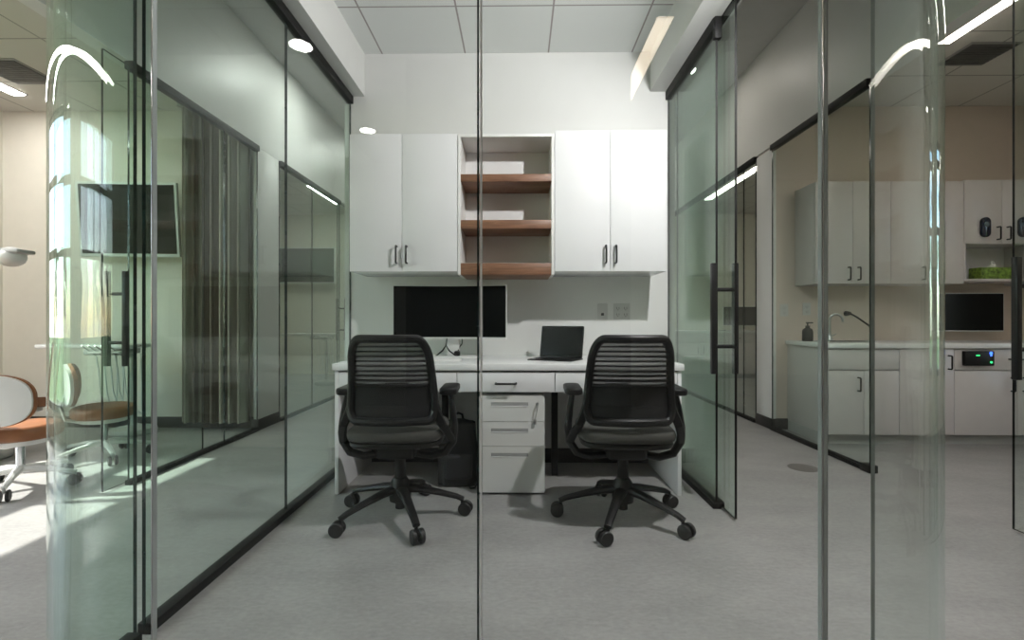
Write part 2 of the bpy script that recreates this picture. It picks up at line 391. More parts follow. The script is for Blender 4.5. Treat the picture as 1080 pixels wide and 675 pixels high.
# ------------------------------------------------------------------ glass
def slab(mb, path, t, z0, z1):
    """glass following a plan path; faces get 0 = sheet, 1 = cut edge"""
    b = bmesh.new(); P = [Vector((x, y)) for x, y in path]; k = len(P); L_, R_ = [], []
    for i in range(k):
        d = (P[min(i+1, k-1)] - P[max(i-1, 0)]).normalized(); nrm = Vector((-d.y, d.x))
        for lst, s in ((L_, t/2), (R_, -t/2)):
            q = P[i] + nrm*s; lst.append((b.verts.new((q.x, q.y, z0)), b.verts.new((q.x, q.y, z1))))
    def F(vs, m): f = b.faces.new(vs); f.material_index = m
    for i in range(k-1):
        F((L_[i][0], L_[i+1][0], L_[i+1][1], L_[i][1]), 0); F((R_[i][0], R_[i][1], R_[i+1][1], R_[i+1][0]), 0)
        F((L_[i][1], L_[i+1][1], R_[i+1][1], R_[i][1]), 1); F((L_[i][0], R_[i][0], R_[i+1][0], L_[i+1][0]), 1)
    F((L_[0][0], L_[0][1], R_[0][1], R_[0][0]), 1); F((L_[-1][0], R_[-1][0], R_[-1][1], L_[-1][1]), 1)
    bmesh.ops.recalc_face_normals(b, faces=b.faces[:])
    me = bpy.data.meshes.new('t'); b.to_mesh(me); b.free(); mb.bm.from_mesh(me); bpy.data.meshes.remove(me)
    return mb
def pull(parent, y, s=1, x=0.0, gap=.055):
    """ladder pull through a glass door: bar on either side, two standoffs; local x is across the glass"""
    h = MB()
    for q in (-gap, gap): h.box(x+q-.013, x+q+.013, y-.014, y+.014, .725, 1.29, .003)
    for z in (.865, 1.155): h.cyl((x-gap, y, z), (x+gap, y, z), .010)
    return h.build('handle', 'handle', parent)

TH = .012
# front
g = empty('wall_front_glass', (0, FY, 0), 'clear glass front of two flat sheets butted at a vertical joint', 'glass wall', kind='structure')
slab(MB(), [(-.708, 0), (-.0797, 0)], TH, .02, HD).build('glass_sheet', ['gl_front', 'gl_edge_clear'], g)
slab(MB(), [(-.0700, 0), (.5753, 0)], TH, .02, HD).build('glass_sheet', ['gl_front', 'gl_edge_clear'], g)
MB().box(-.0795, -.0762, -.006, .006, .03, HD-.02).build('edge_seal', 'gl_edge', g)
MB().box(-.0738, -.0702, -.006, .006, .03, HD-.02).build('joint_highlight', 'joint', g)
MB().cyl((-.7095, -.005, .03), (-.7095, -.005, HD-.02), .0014, n=16).build('joint_highlight', 'chrome', g)  # added chrome bead, mirrors the windows as a bright edge line
MB().cyl((.5777, -.004, .03), (.5777, -.004, HD-.02), .0023, n=16).build('joint_highlight', 'chrome', g)  # second added chrome bead, for the glint at the right edge
MB().box(.5802, .5862, -.006, .006, .03, HD-.02).build('edge_seal', 'gl_edge_clear', g)
MB().box(-.708, .584, -.025, .025, 0, .03, .003).build('floor_channel', 'track', g)
MB().box(-.708, .584, -.025, .025, HD-.05, HD+.01, .003).build('head_channel', 'track', g)
def arc(cx, cy, r, a0, a1, n=28): return [(cx + r*math.cos(R(a0+(a1-a0)*i/n)), cy + r*math.sin(R(a0+(a1-a0)*i/n))) for i in range(n+1)]
gl = empty('wall_left_curved_glass', (0, 0, 0), 'curved glass corner at the left end of the glass front', 'glass wall', kind='structure')
pth = arc(-.711, 1.43, .48, -90, -180) + [(-1.191, 1.515)]
slab(MB(), pth, TH, .02, HD).build('glass_sheet', ['gl_side', 'gl_edge', 'gl_edge_clear'], gl)
for p_ in gl.children[0].data.polygons:
    if p_.material_index == 1 and p_.center.x > -.714: p_.material_index = 2
slab(MB(), pth, .045, 0, .03).build('floor_channel', ['track', 'track'], gl); slab(MB(), pth, .045, HD-.05, HD+.01).build('head_channel', ['track', 'track'], gl)
gr = empty('wall_right_curved_glass', (0, 0, 0), 'curved glass corner at the right end of the glass front', 'glass wall', kind='structure')
pth = arc(.587, 1.423, .473, -90, 0) + [(1.06, 1.49)]
slab(MB(), pth, TH, .02, HD).build('glass_sheet', ['gl_curve', 'gl_edge_clear'], gr)
slab(MB(), pth, .045, 0, .03).build('floor_channel', ['track', 'track'], gr); slab(MB(), pth, .045, HD-.05, HD+.01).build('head_channel', ['track', 'track'], gr)
# left side of the office
g = empty('wall_left_glass', (XL, 0, 0), 'left glass wall of the office, two sheets in a black floor track', 'glass wall', kind='structure')
slab(MB(), [(0, 1.55), (0, 2.5035)], TH, .03, HD).build('glass_sheet', ['gl_side', 'gl_edge'], g)
slab(MB(), [(0, 2.5065), (0, YB-.003)], TH, .03, HD).build('glass_sheet', ['gl_side', 'gl_edge'], g)
MB().box(-.022, .022, 1.55, YB-.015, 0, .035, .003).build('floor_channel', 'track', g)
MB().box(-.022, .022, 1.55, YB, HD-.045, HD+.01, .003).build('head_channel', 'track', g)
# right side of the office: fixed sheet and sliding door
g = empty('wall_right_glass', (XR, 0, 0), 'right glass wall of the office, one fixed sheet beside the open doorway', 'glass wall', kind='structure')
slab(MB(), [(0, 2.63), (0, YB-.003)], TH, .03, HD+.02).build('glass_sheet', ['gl_side', 'track'], g)
MB().box(-.022, .022, 2.62, YB-.015, 0, .035, .003).build('floor_channel', 'track', g)
MB().box(-.022, .022, 2.62, YB, HD-.03, HD+.03, .003).build('head_channel', 'track', g)
MB().box(-.018, .02, 2.605, 2.64, HD-.085, HD+.03, .004).build('end_stop', 'track', g)
d = empty('door_1', (XR+.027, 0, 0), 'sliding glass office door pushed back, with long black ladder pull', 'door', kind='structure')
slab(MB(), [(0, 2.46), (0, 3.36)], TH, .012, HD+.03).build('glass_sheet', ['gl_side', 'track'], d)
MB().box(-.013, .035, 1.5, YB, HD+.03, HD+.07, .003).build('rail', 'track', d)
MB().box(-.02, .02, 2.64, 2.72, 0, .03, .003).build('floor_guide', 'track', d)
pull(d, 2.53, x=-.028)

def partition(name, x, y0, y1, joints, label, head=HD):
    p = empty(name, (x, 0, 0), label, 'glass wall', kind='structure')
    ys = [y0] + joints + [y1]
    for a, b in zip(ys, ys[1:]): slab(MB(), [(0, a+.0015), (0, b-.0015)], TH, .03, head).build('glass_sheet', ['gl_part', 'gl_edge'], p)
    MB().box(-.022, .022, y0, y1, 0, .03, .003).build('floor_channel', 'track', p)
    MB().box(-.025, .025, y0, y1, head-.05, head+.0, .003).build('head_channel', 'track', p)
    return p
def sdoor(name, x, y0, y1, hy, label, head=HD):
    p = empty(name, (x, 0, 0), label, 'door', kind='structure')
    slab(MB(), [(0, y0), (0, y1)], TH, .012, head-.01).build('glass_sheet', ['gl_part', 'track'], p)
    pull(p, hy)
    return p
partition('wall_left_partition', PL, 2.95, WY0-.13, [3.92], 'glass partition of the left treatment room in front of the pleated curtain')
sdoor('door_2', PL-.032, 2.80, 3.70, 2.90, 'sliding glass door of the left treatment room, ladder pull at its near edge')
partition('wall_left_partition_far', PL, WY1+.01, 6.46, [5.6], 'glass partition of the far left treatment room')
sdoor('door_3', PL-.032, 6.47, 7.37, 6.62, 'sliding glass door of the far left treatment room, seen end of corridor')
partition('wall_right_partition', PR, 3.27, WY0-.03, [], 'glass partition in front of the sink run on the right', HD+.02)
sdoor('door_4', PR+.032, 1.38, 2.365, 2.295, 'sliding glass door with black pull at the right edge of the view', HD+.02)
partition('wall_right_partition_far', PR, WY1+.01, 7.6, [5.09], 'glass partition of the far right treatment room', HD+.02)
MB().box(-.03, .03, 3.24, 3.33, 0, .05, .004).build('end_stop', 'track', bpy.data.objects['wall_right_partition'])

# ------------------------------------------------------------------ desk
DX0, DX1, DYF = -1.066, .937, 2.80
desk = empty('desk', (0, 0, 0), 'long white double desk with drawers along the office wall', 'desk')
MB().box(DX0, DX1, DYF, YB-.001, .712, .75, .004).build('worktop', 'top', desk)
for x in (DX0+.012, DX1-.034): MB().box(x, x+.022, DYF+.012, YB-.02, 0, .711, .002).build('end_panel', 'cab', desk)
MB().box(DX0+.034, DX1-.034, DYF+.03, YB-.02, .585, .700, .002).build('drawer_box', 'cab_in', desk)
def bow(parent, p, axis, span, out=.034, r=.0062, name='handle', mat='handle'):
    """square-cornered bow pull; p = centre on the face, projecting to -y"""
    a = Vector(axis); c = Vector(p); o = Vector((0, -1, 0))
    h = MB()
    e0, e1 = c - a*span/2, c + a*span/2
    h.tube([e0, e0+o*(out-.005), e0+o*out+a*.004, e1+o*out-a*.004, e1+o*(out-.005), e1], r, n=8)
    return h.build(name, mat, parent)
for a, b in ((DX0+.036, -.354), (-.350, .205), (.209, DX1-.036)):
    f = MB().box(a, b, DYF+.010, DYF+.029, .589, .699, .0025).build('drawer', 'cab', desk)
    bow(f, ((a+b)/2 - (.0 if a > -.5 and a < 0 else 0), DYF+.010, .640), (1, 0, 0), .115, out=.04)
for x in (-.476, .232): MB().box(x-.02, x+.02, 3.17, 3.21, 0, .586, .003).build('leg', 'black', desk)

# ------------------------------------------------------------------ wall cabinets and open shelves
CF, CB_ = 3.095, YB
def wall_cab(x0, x1, z0, z1, name, label, mid):
    c = empty(name, ((x0+x1)/2, CB_, z0), label, 'cabinet')
    o = c.location; w = (x1-x0)/2; h = z1-z0; dp = CB_-CF
    MB().box(-w, w, -dp+.021, -.001, 0, h, .001).build('body', 'cab', c)
    for s in (-1, 1):
        a, b = (-w+.001, mid-(x0+x1)/2-.0015) if s < 0 else (mid-(x0+x1)/2+.0015, w-.001)
        d = MB().box(a, b, -dp, -dp+.02, .0, h, .0015).build('door', 'cab', c)
        bow(d, (b-.030 if s < 0 else a+.030, -dp, .105), (0, 0, 1), .105)
    return c
wall_cab(-1.067, -.385, 1.305, 2.172, 'wall_cabinet', 'white two-door wall cabinet above the curved monitor', -.735)
wall_cab(.226, .925, 1.305, 2.188, 'wall_cabinet', 'white two-door wall cabinet above the open laptop', .575)
sx0, sx1 = -.383, .224
sh = empty('open_shelf_unit', ((sx0+sx1)/2, CB_, 1.285), 'open wall shelf bay with three walnut shelves between white cabinets', 'shelf')
w = (sx1-sx0)/2; dp = CB_-CF; t = .018
MB().box(-w, -w+t, -dp, -.001, .0, .885, .001).build('side_panel', 'cab_edge', sh)
MB().box(w-t, w, -dp, -.001, .0, .885, .001).build('side_panel', 'cab_edge', sh)
MB().box(-w+t, w-t, -dp, -.001, .866, .885, .001).build('top_panel', 'cab_in', sh)
MB().box(-w+t, w-t, -.078, -.060, .02, .866).build('back_panel', 'cab_in', sh)
for z0, z1 in ((1.870-1.285, 1.918-1.285), (1.575-1.285, 1.629-1.285), (1.285-1.285, 1.358-1.285)):
    MB().box(-w+t, w-t, -dp+.002, -.06 if z0 else -.001, z0, z1, .002).build('shelf', 'wood', sh)

# ------------------------------------------------------------------ under-desk file cabinet
fc = empty('file_cabinet', (-.040, 2.835, 0), 'white three-drawer file pedestal with a key in its lock', 'file cabinet')
w = .190
MB().prism(rrect(-w, w, .012, .568, .004, 3, .02), -.42, 0, 0, VZ @ Matrix.Scale(1, 4)).build('body', 'filecab', fc)
MB().box(-w+.006, w-.006, .006, .42, .004, .0125, .002).build('plinth', 'black', fc)
zs = [(.014, .276), (.279, .417), (.420, .566)]
for i, (a, b) in enumerate(zs):
    f = MB().prism(rrect(-w+.001, w-.001, a, b, .003, 3, .019 if i == 2 else .003), 0.0, .018, 0, VZ)
    d = f.build('drawer', 'filecab', fc)
    hz = b - .036
    h = MB(); h.box(-.118, .095, -.0188, -.0175, hz-.020, hz, .0004)
    h.build('recessed_pull', 'recess', d)
    MB().box(-.118, .095, -.0205, -.018, hz-.0255, hz-.0195, .001).build('pull_lip', 'cab', d)
lk = MB().lathe([(.009, 0), (.009, .005), (.006, .006)], (.147, -.019, .520), 16, 'y').cyl((.147, -.019, .520), (.147, -.03, .520), .003)
lk = lk.build('lock', 'steel', fc)
kk = MB().box(.1455, .1485, -.05, -.022, .513, .527, .001).tube([(.147, -.045, .515), (.144, -.045, .49), (.138, -.04, .46), (.134, -.03, .435)], .0025, 6)
kk.prism(rrect(.124, .140, .405, .435, .006, 3), .028, .032, 0, VZ)
kk.build('key', 'steel', lk)

# ------------------------------------------------------------------ task chairs
def make_chair(label, loc, rz, base_rot):
    c = empty('task_chair', loc, label, 'chair', 'black mesh task chairs at the desk', rz)
    Z0, Z1 = .525, .915
    def hw(v): return .205 + (.172-.205)*v
    def yb(v): return -.215 - .030*v - .055*v*v + .018*math.sin(v*math.pi)
    def S(u, v): return Vector((u*hw(v), yb(v) + .05*u*u, Z0 + (Z1-Z0)*v))
    def inner(v):   # inside half-width fraction at height v (rounded top corners)
        e = 1.0
        if v > .86: e = 1 - .30*((v-.86)/.14)**2
        if v < .12: e = 1 - .22*((.12-v)/.12)**2
        return e
    # frame loop
    loop = []
    for (x, y) in rrect(-1, 1, 0, 1, .20, 8, .26):
        # corner radii in (u, v): squeeze u so the corners look round
        loop.append((x, y))
    pts = []
    seq = []
    n = len(loop)
    for i in range(n):
        a, b = loop[i], loop[(i+1) % n]
        L_ = math.hypot(a[0]-b[0], a[1]-b[1]); k = max(1, int(L_/.08))
        for j in range(k): seq.append((a[0]+(b[0]-a[0])*j/k, a[1]+(b[1]-a[1])*j/k))
    pts = [S(u, v) for u, v in seq]
    MB().tube(pts, .0195, 10, closed=True, flat=(1, 1)).build('back_frame', 'black', c)
    # knit back: see-through sheet with raised bands
    bk = MB().grid(lambda a, b: S((2*a-1)*.97*inner(.02+.96*b), .02+.96*b) + Vector((0, .004, 0)), 20, 26)
    bk = bk.build('backrest', 'knit', c)
    bands = MB()
    for k in range(10):
        v = .965 - .0585*k
        e = inner(v)*.985
        bands.tube([S(u/10*e, v + .006*math.cos(u/10*math.pi/2)) + Vector((0, -.001, 0)) for u in range(-10, 11)], .0045 if k < 7 else .007, 6, flat=(.55, 1))
    bands.build('knit_band', 'black_soft', bk)
    MB().grid(lambda a, b: S((2*a-1)*.93, .17+.27*b) + Vector((0, .014, 0)), 14, 6, .010).build('lumbar_support', 'lumbar', c)
    MB().grid(lambda a, b: S((2*a-1)*.95*(1-.15*(1-b)), .015+.17*b) + Vector((0, .006, 0)), 14, 4, .008).build('lower_back', 'lower', c)
    # spine bracket from the frame's foot to the mechanism
    for s in (-1, 1):
        MB().tube([S(s*.99, .20), S(s*1.03, .10), (s*.232, -.165, .505), (s*.256, -.115, .455), (s*.268, -.07, .41)], .016, 8, flat=(1.3, .9)).build('back_bracket', 'black', c)
    # seat
    out = [( .235*math.copysign(abs(math.cos(t))**.45, math.cos(t)), .01 + .235*math.copysign(abs(math.sin(t))**.5, math.sin(t))) for t in [2*math.pi*i/48 for i in range(48)]]
    MB().prism(out, .425, .478, .022).build('seat', 'seat', c)
    MB().prism([(x*.95, y*.95) for x, y in out], .398, .425, .01).build('seat_pan', 'black', c)
    # arms: pad, upright that sweeps under the seat
    for s in (-1, 1):
        a = MB()
        a.tube([(s*.255, -.02, .640), (s*.268, -.03, .56), (s*.278, -.04, .47), (s*.272, -.045, .40), (s*.235, -.05, .345), (s*.17, -.045, .325), (s*.06, -.03, .335)], .017, 10, flat=(1.0, 1.55),
               rs=[.014, .016, .019, .020, .020, .019, .017])
        ar = a.build('armrest', 'black', c)
        MB().prism(rrect(s*.252-.043, s*.252+.043, -.115, .125, .035, 6), .635, .668, .010).build('arm_pad', 'black', ar)
    # mechanism, lift, star base
    MB().box(-.095, .095, -.13, .13, .325, .40, .02, 3).build('tilt_mechanism', 'black', c)
    MB().cyl((.09, .02, .36), (.235, .03, .36), .006).box(.225, .275, .01, .05, .352, .368, .006).build('lever', 'black', c)
    MB().cyl((0, 0, .19), (0, 0, .335), .027).cyl((0, 0, .05), (0, 0, .12), .024).build('gas_lift', 'black', c)
    MB().lathe([(.03, .085), (.052, .09), (.056, .13), (.046, .185), (.034, .205), (.028, .207)], (0, 0, 0), 24).build('hub', 'black', c)
    for k in range(5):
        a = R(base_rot + 72*k); ca, sa = math.cos(a), math.sin(a)
        Mz = Matrix.Rotation(a, 4, 'Z')
        lg = MB().tube([(.03, 0, .150), (.10, 0, .142), (.20, 0, .118), (.285, 0, .094), (.318, 0, .078)], .02, 10, flat=(1.05, .75), rs=[.030, .026, .021, .018, .017])
        bmesh.ops.transform(lg.bm, matrix=Mz, verts=lg.bm.verts)
        lg = lg.build('leg', 'black', c)
        cs = MB(); sw = R(base_rot + 72*k + rnd.uniform(-50, 50)); Mc = Matrix.Translation((.312*ca, .312*sa, 0)) @ Matrix.Rotation(sw, 4, 'Z')
        cs.cyl((0, 0, .04), (0, 0, .088), .008).sphere((.012, 0, .040), .026, 1, .5, .85, 12)
        bmesh.ops.transform(cs.bm, matrix=Mc, verts=cs.bm.verts)
        cs = cs.build('caster', 'black', c)
        for s in (-1, 1):
            wl = MB().lathe([(.012, -.010), (.030, -.010), (.0335, -.006), (.0335, .006), (.030, .010), (.012, .010)], (.018, s*.019, .0335), 24, 'y')
            bmesh.ops.transform(wl.bm, matrix=Mc, verts=wl.bm.verts)
            wl.build('wheel', 'wheel', cs)
    return c
make_chair('black mesh-back task chair on casters in front of the curved monitor', (-.60, 2.49, 0), 1.5, 7)
make_chair('black mesh-back task chair on casters in front of the laptop', (.525, 2.49, 0), -2, 32)

# ------------------------------------------------------------------ things on and under the desk
DT = .75
mo = empty('monitor', (-.447, 3.27, DT), 'curved black ultrawide monitor with white rim on the desk', 'monitor', rz=-1.2)
def arcgrid(x0, x1, z0, z1, sag, off=0):
    def f(u, v):
        x = x0 + (x1-x0)*u; return Vector((x, -sag*(x/ (x1))**2 + off, z0 + (z1-z0)*v))
    return f
MW = .372
MB().grid(arcgrid(-MW, MW, .125, .478, .05, .0), 24, 1, .024).build('casing', 'silver', mo)
MB().grid(arcgrid(-MW+.005, MW-.006, .138, .472, .0485, -.0262), 24, 1, .002).build('screen', 'screen', mo)
MB().box(-.03, .05, .012, .05, .012, .30, .006).build('stand_neck', 'silver', mo)
MB().box(-.16, .18, -.06, .14, 0, .012, .003).build('stand_base', 'silver', mo)
kb = empty('keyboard', (-.57, 3.02, DT), 'white slim keyboard lying in front of the monitor', 'keyboard')
MB().box(-.215, .215, -.06, .06, 0, .012, .004).build('body', 'white_pl', kb)
ky = MB()
for r_ in range(5):
    for q in range(15): ky.box(-.203+q*.0272, -.203+q*.0272+.024, -.051+r_*.021, -.051+r_*.021+.018, .012, .0155, .001, 1)
ky.build('keys', 'key', kb)
mc = MB().tube([(-.115, .05, .006), (-.09, -.01, .02), (-.05, -.05, .05), (-.025, -.06, .085), (-.005, -.06, .05), (.03, -.04, .02), (.05, .0, .016)], .005, 8)
mc.tube([(-.025, -.06, .085), (-.022, -.04, .128)], .0045, 8).box(.022, .058, -.03, .02, .012, .045, .006)
mc.tube([(.04, .0, .03), (.05, .03, .07), (.065, .05, .09), (.06, .08, .13)], .0045, 8)
mc.build('power_cable', 'black', mo)
# laptop
lp = empty('laptop', (.245, 3.13, DT), 'open black tablet laptop standing on the white desk', 'laptop', rz=-27)
MB().box(-.146, .146, -.135, .075, 0, .007, .003).build('keyboard_deck', 'black', lp)
lk_ = MB()
for r_ in range(5):
    for q in range(13): lk_.box(-.13+q*.0200, -.13+q*.0200+.0172, -.045+r_*.021, -.045+r_*.021+.018, .007, .009, .0006, 1)
lk_.build('keys', 'lumbar', lp)
Ml = Matrix.Translation((0, .06, .008)) @ Matrix.Rotation(R(-11), 4, 'X')
MB().prism(rrect(-.146, .146, 0, .205, .008, 4), 0, .009, 0, Ml @ VZ).build('display', 'black', lp)
MB().prism(rrect(-.136, .136, .012, .196, .003, 3), .0092, .0098, 0, Ml @ VZ).build('screen', 'screen', lp)
ks = MB().box(-.12, .12, -.002, .002, -.11, 0, .001)
bmesh.ops.transform(ks.bm, matrix=Matrix.Translation((0, .085, .112)) @ Matrix.Rotation(R(28), 4, 'X'), verts=ks.bm.verts)
ks.build('kickstand', 'black', lp)
# outlets over the desk
def outlet(x, y, z, wide, label, col='plate', rows=2):
    o = empty('wall_outlet', (x, y, z), label, 'outlet')
    w = .072 if not wide else .115
    MB().prism(rrect(-w/2, w/2, -.057, .057, .005, 3), 0, .006, 0, VZ).build('cover_plate', col, o)
    for cx in ((0,) if not wide else (-.027, .027)):
        for cz in ((-.022, .022) if rows == 2 else (-.02,)):
            s = MB()
            if rows == 2:
                s.prism(rrect(cx-.015, cx+.015, cz-.016, cz+.013, .012, 4), .0058, .0068, 0, VZ)
                s.mat(1).box(cx-.010, cx-.007, -.0078, -.0060, cz-.006, cz+.008, 0); s.box(cx+.007, cx+.010, -.0078, -.0060, cz-.006, cz+.008, 0); s.box(cx-.003, cx+.003, -.0078, -.0060, cz-.014, cz-.009, 0)
                s.build('socket', [col, 'slot'], o)
            else:
                s.box(cx-.010, cx+.010, -.0075, -.0058, cz-.009, cz+.009, .001); s.build('socket', 'slot', o)
    return o
outlet(.588, YB, 1.06, False, 'grey data outlet plate on the wall, left of the double outlet', rows=1)
outlet(.722, YB, 1.06, True, 'grey double power outlet plate above the laptop chair')
# backpack
bp = empty('backpack', (-.372, 3.03, 0), 'black backpack on the floor beside the file pedestal', 'backpack', rz=6)
def bagf(u, v):
    a = 2*math.pi*u; zz = .37*v
    k = (1 - .12*v - .28*max(0, v-.75)**1.2*4*.25)
    x = .125*k*math.copysign(abs(math.cos(a))**.6, math.cos(a)); y = .085*k*math.copysign(abs(math.sin(a))**.6, math.sin(a))
    q = .004*math.sin(9*a+7*v) + .003*math.sin(21*v)
    return Vector((x*(1+q*4), y*(1+q*5), zz))
b_ = MB().grid(bagf, 48, 20); b_.sphere((0, 0, .352), .1, 1.0, .68, .42, 20); b_.box(-.118, .118, -.078, .078, 0, .02, .008)
b_.build('body', 'bag', bp)
MB().box(-.085, .085, -.115, -.07, .05, .20, .022, 3).build('front_pocket', 'bag', bp)
MB().tube([(-.03, .02, .385), (-.025, .02, .415), (0, .02, .425), (.025, .02, .415), (.03, .02, .385)], .007, 8).build('grab_handle', 'black', bp)
for s in (-1, 1): MB().tube([(s*.05, .078, .33), (s*.07, .125, .25), (s*.085, .12, .12), (s*.10, .07, .03)], .016, 8, flat=(1.2, .35)).build('shoulder_strap', 'bag', bp)
MB().tube([(.06, -.085, .012), (.075, -.13, .006), (.10, -.125, .006), (.11, -.08, .012)], .005, 6).build('strap_end', 'black', bp)

# ------------------------------------------------------------------ left treatment rooms
def tv(loc, w, h, rx, label, arm, rz=0):
    t = empty('television', loc, label, 'television', rz=rz)
    Mt = Matrix.Rotation(R(rx), 4, 'X')
    MB().prism(rrect(-w/2, w/2, -h/2, h/2, .006, 3), 0, .035, .004, Mt @ VZ).build('casing', 'tv_back', t)
    MB().prism(rrect(-w/2+.022, w/2-.022, -h/2+.028, h/2-.022, .003, 3), .034, .037, 0, Mt @ VZ).build('screen', 'screen', t)
    MB().box(-.12, .12, arm-.02, arm, -.12, .12, .004).cyl((0, 0, 0), (0, arm, 0), .022).box(-.10, .10, -.002, .012, -.09, .09, .003).build('wall_mount', 'black', t)
    return t
tv((-3.49, WY0-.16, 1.90), .86, .66, 5, 'large white-framed television tilted on the left treatment room wall', .16, 4)
tv((-3.88, Y1-.16, 1.99), 1.10, .66, 0, 'white-framed television on the far wall, down the left corridor', .16)
# pleated curtain
def pleat(u, v):
    x = -3.03 + .60*u; return Vector((x + .012*math.sin(u*4*math.pi*7.5), 4.40 + .06*math.sin(u*2*math.pi*7.5), .08 + 2.83*v))
ct = empty('curtain', (0, 0, 0), 'brown pleated curtain with painted fold shading hanging behind the left glass partition', 'curtain')
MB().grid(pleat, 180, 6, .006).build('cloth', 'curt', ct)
MB().box(-3.06, -2.40, 4.375, 4.425, 2.912, RC, .004).build('rail', 'grille', ct)
# ceiling vents
def vent(x0, x1, y0, y1, z, label):
    v = empty('ceiling_vent', ((x0+x1)/2, (y0+y1)/2, z), label, 'vent', 'dark ceiling vents')
    a, b = (x1-x0)/2, (y1-y0)/2
    MB().box(-a-.02, a+.02, -b-.02, b+.02, -.006, 0, .002).build('frame', 'grille', v)
    MB().box(-a, a, -b, b, -.009, -.006, 0).build('backing', 'vent', v)
    s = MB(); n = int(2*b/.03)
    for k in range(n):
        y = -b + .015 + k*.03
        s.box(-a, a, y-.008, y+.008, -.013, -.010, 0, M4=None)
    s.build('louvres', 'vent', v)
    return v
vent(-4.12, -3.78, 3.64, 4.0, RC, 'dark square ceiling vent in the left treatment room')
vent(3.20, 3.52, 3.52, 3.80, RC, 'dark square ceiling vent beside the right strip light')
def strip(x0, x1, y0, y1, z, label, mat='lamp_strip'):
    s = empty('strip_light', ((x0+x1)/2, (y0+y1)/2, z), label, 'ceiling light', 'linear ceiling lights')
    a, b = (x1-x0)/2, (y1-y0)/2
    MB().box(-a-.012, a+.012, -b-.012, b+.012, -.006, 0, .001).build('frame', 'grille', s)
    MB().box(-a, a, -b, b, -.012, -.005, .001).build('diffuser', mat, s)
    return s
strip(-4.36, -4.26, -.9, 4.2, RC, 'linear ceiling light near the outer wall of the left treatment room', 'lamp_left')
strip(3.95, 4.06, -1.1, 1.7, RC, 'linear ceiling light mirrored along the right curved glass')
strip(2.91, 3.02, 1.0, 3.50, RC, 'linear ceiling light over the right treatment room')
strip(-3.06, -2.95, 7.1, 8.25, RC, 'linear ceiling light in the far left treatment room', 'lamp_left')
strip(3.0, 3.1, 6.2, 8.0, RC, 'linear ceiling light in the far right treatment room')
strip(1.165, 1.30, -3.9, -2.26, HC, 'warm linear ceiling light of the hall, mirrored in the front glass', 'lamp_warm')
def downlight(x, y, label, mat='lamp_white'):
    s = empty('downlight', (x, y, HC), label, 'ceiling light', 'round corridor downlights')
    MB().lathe([(.125, 0), (.125, -.006), (.105, -.010), (.10, -.004), (.10, 0)], (0, 0, 0), 32).build('trim_ring', 'white_pl', s)
    MB().cyl((0, 0, -.006), (0, 0, -.002), .10, n=32).build('lens', mat, s)
    return s
downlight(-2.02, -2.65, 'round hall downlight mirrored high in the front glass')
downlight(-2.03, -4.70, 'round hall downlight mirrored above the left wall cabinet')
downlight(-1.73, 5.04, 'round downlight in the left corridor beyond the desk wall', 'lamp_corr')
downlight(-1.73, 7.40, 'round downlight at the far end of the left corridor', 'lamp_corr')
downlight(1.70, 5.06, 'round downlight in the right corridor beyond the desk wall', 'lamp_right')
downlight(1.70, 7.40, 'round downlight at the far end of the right corridor', 'lamp_right')

def stool(loc, rz, label, rot=10):
    s = empty('dental_stool', loc, label, 'stool', 'tan and white dental stools', rz)
    MB().prism([(.20*math.cos(t), .19*math.sin(t)) for t in [2*math.pi*i/32 for i in range(32)]], .30, .385, .03).build('seat', 'leather', s)
    MB().cyl((0, 0, .27), (0, 0, .30), .14, .17).build('seat_pan', 'dental', s)
    def sh_(u, v):
        a = 2*math.pi*u; r = v
        x = .215*r*math.copysign(abs(math.cos(a))**.75, math.cos(a)); z = .545 + .145*r*math.copysign(abs(math.sin(a))**.75, math.sin(a))
        return Vector((x, -.215 + .9*x*x - .03*(z-.55), z))
    bk = MB().grid(sh_, 40, 8, .02).build('backrest_shell', 'dental', s)
    def sh2(u, v):
        p = sh_(u, v*1.02); return p + Vector((0, .021, 0))
    MB().grid(sh2, 40, 8, .02).build('backrest_pad', 'leather', s)
    MB().tube([(0, -.205, .50), (0, -.235, .40), (0, -.21, .30), (0, -.10, .265), (0, 0, .265)], .016, 8, flat=(2, .7)).build('back_post', 'dental', s)
    MB().cyl((0, 0, .10), (0, 0, .28), .022).build('gas_lift', 'chrome', s)
    for k in range(5):
        a = R(rot+72*k); ca, sa = math.cos(a), math.sin(a)
        MB().tube([(.02*ca, .02*sa, .115), (.14*ca, .14*sa, .105), (.28*ca, .28*sa, .078)], .02, 8, flat=(1, .8), rs=[.026, .02, .015]).build('leg', 'dental', s)
        cs = MB().cyl((.275*ca, .275*sa, .05), (.275*ca, .275*sa, .08), .008).build('caster', 'dental_grey', s)
        for q in (-1, 1):
            px, py = .275*ca - sa*.018*q, .275*sa + ca*.018*q
            MB().cyl((px + sa*.008, py - ca*.008, .033), (px - sa*.008, py + ca*.008, .033), .033, n=20, bev=.004).build('wheel', 'wheel', cs)
    return s
stool((-2.97, 2.90, 0), 4, 'white-backed dental stool with tan seat at the left edge')
stool((-3.0, 3.53, 0), -50, 'white-backed dental stool seen through the curved glass')

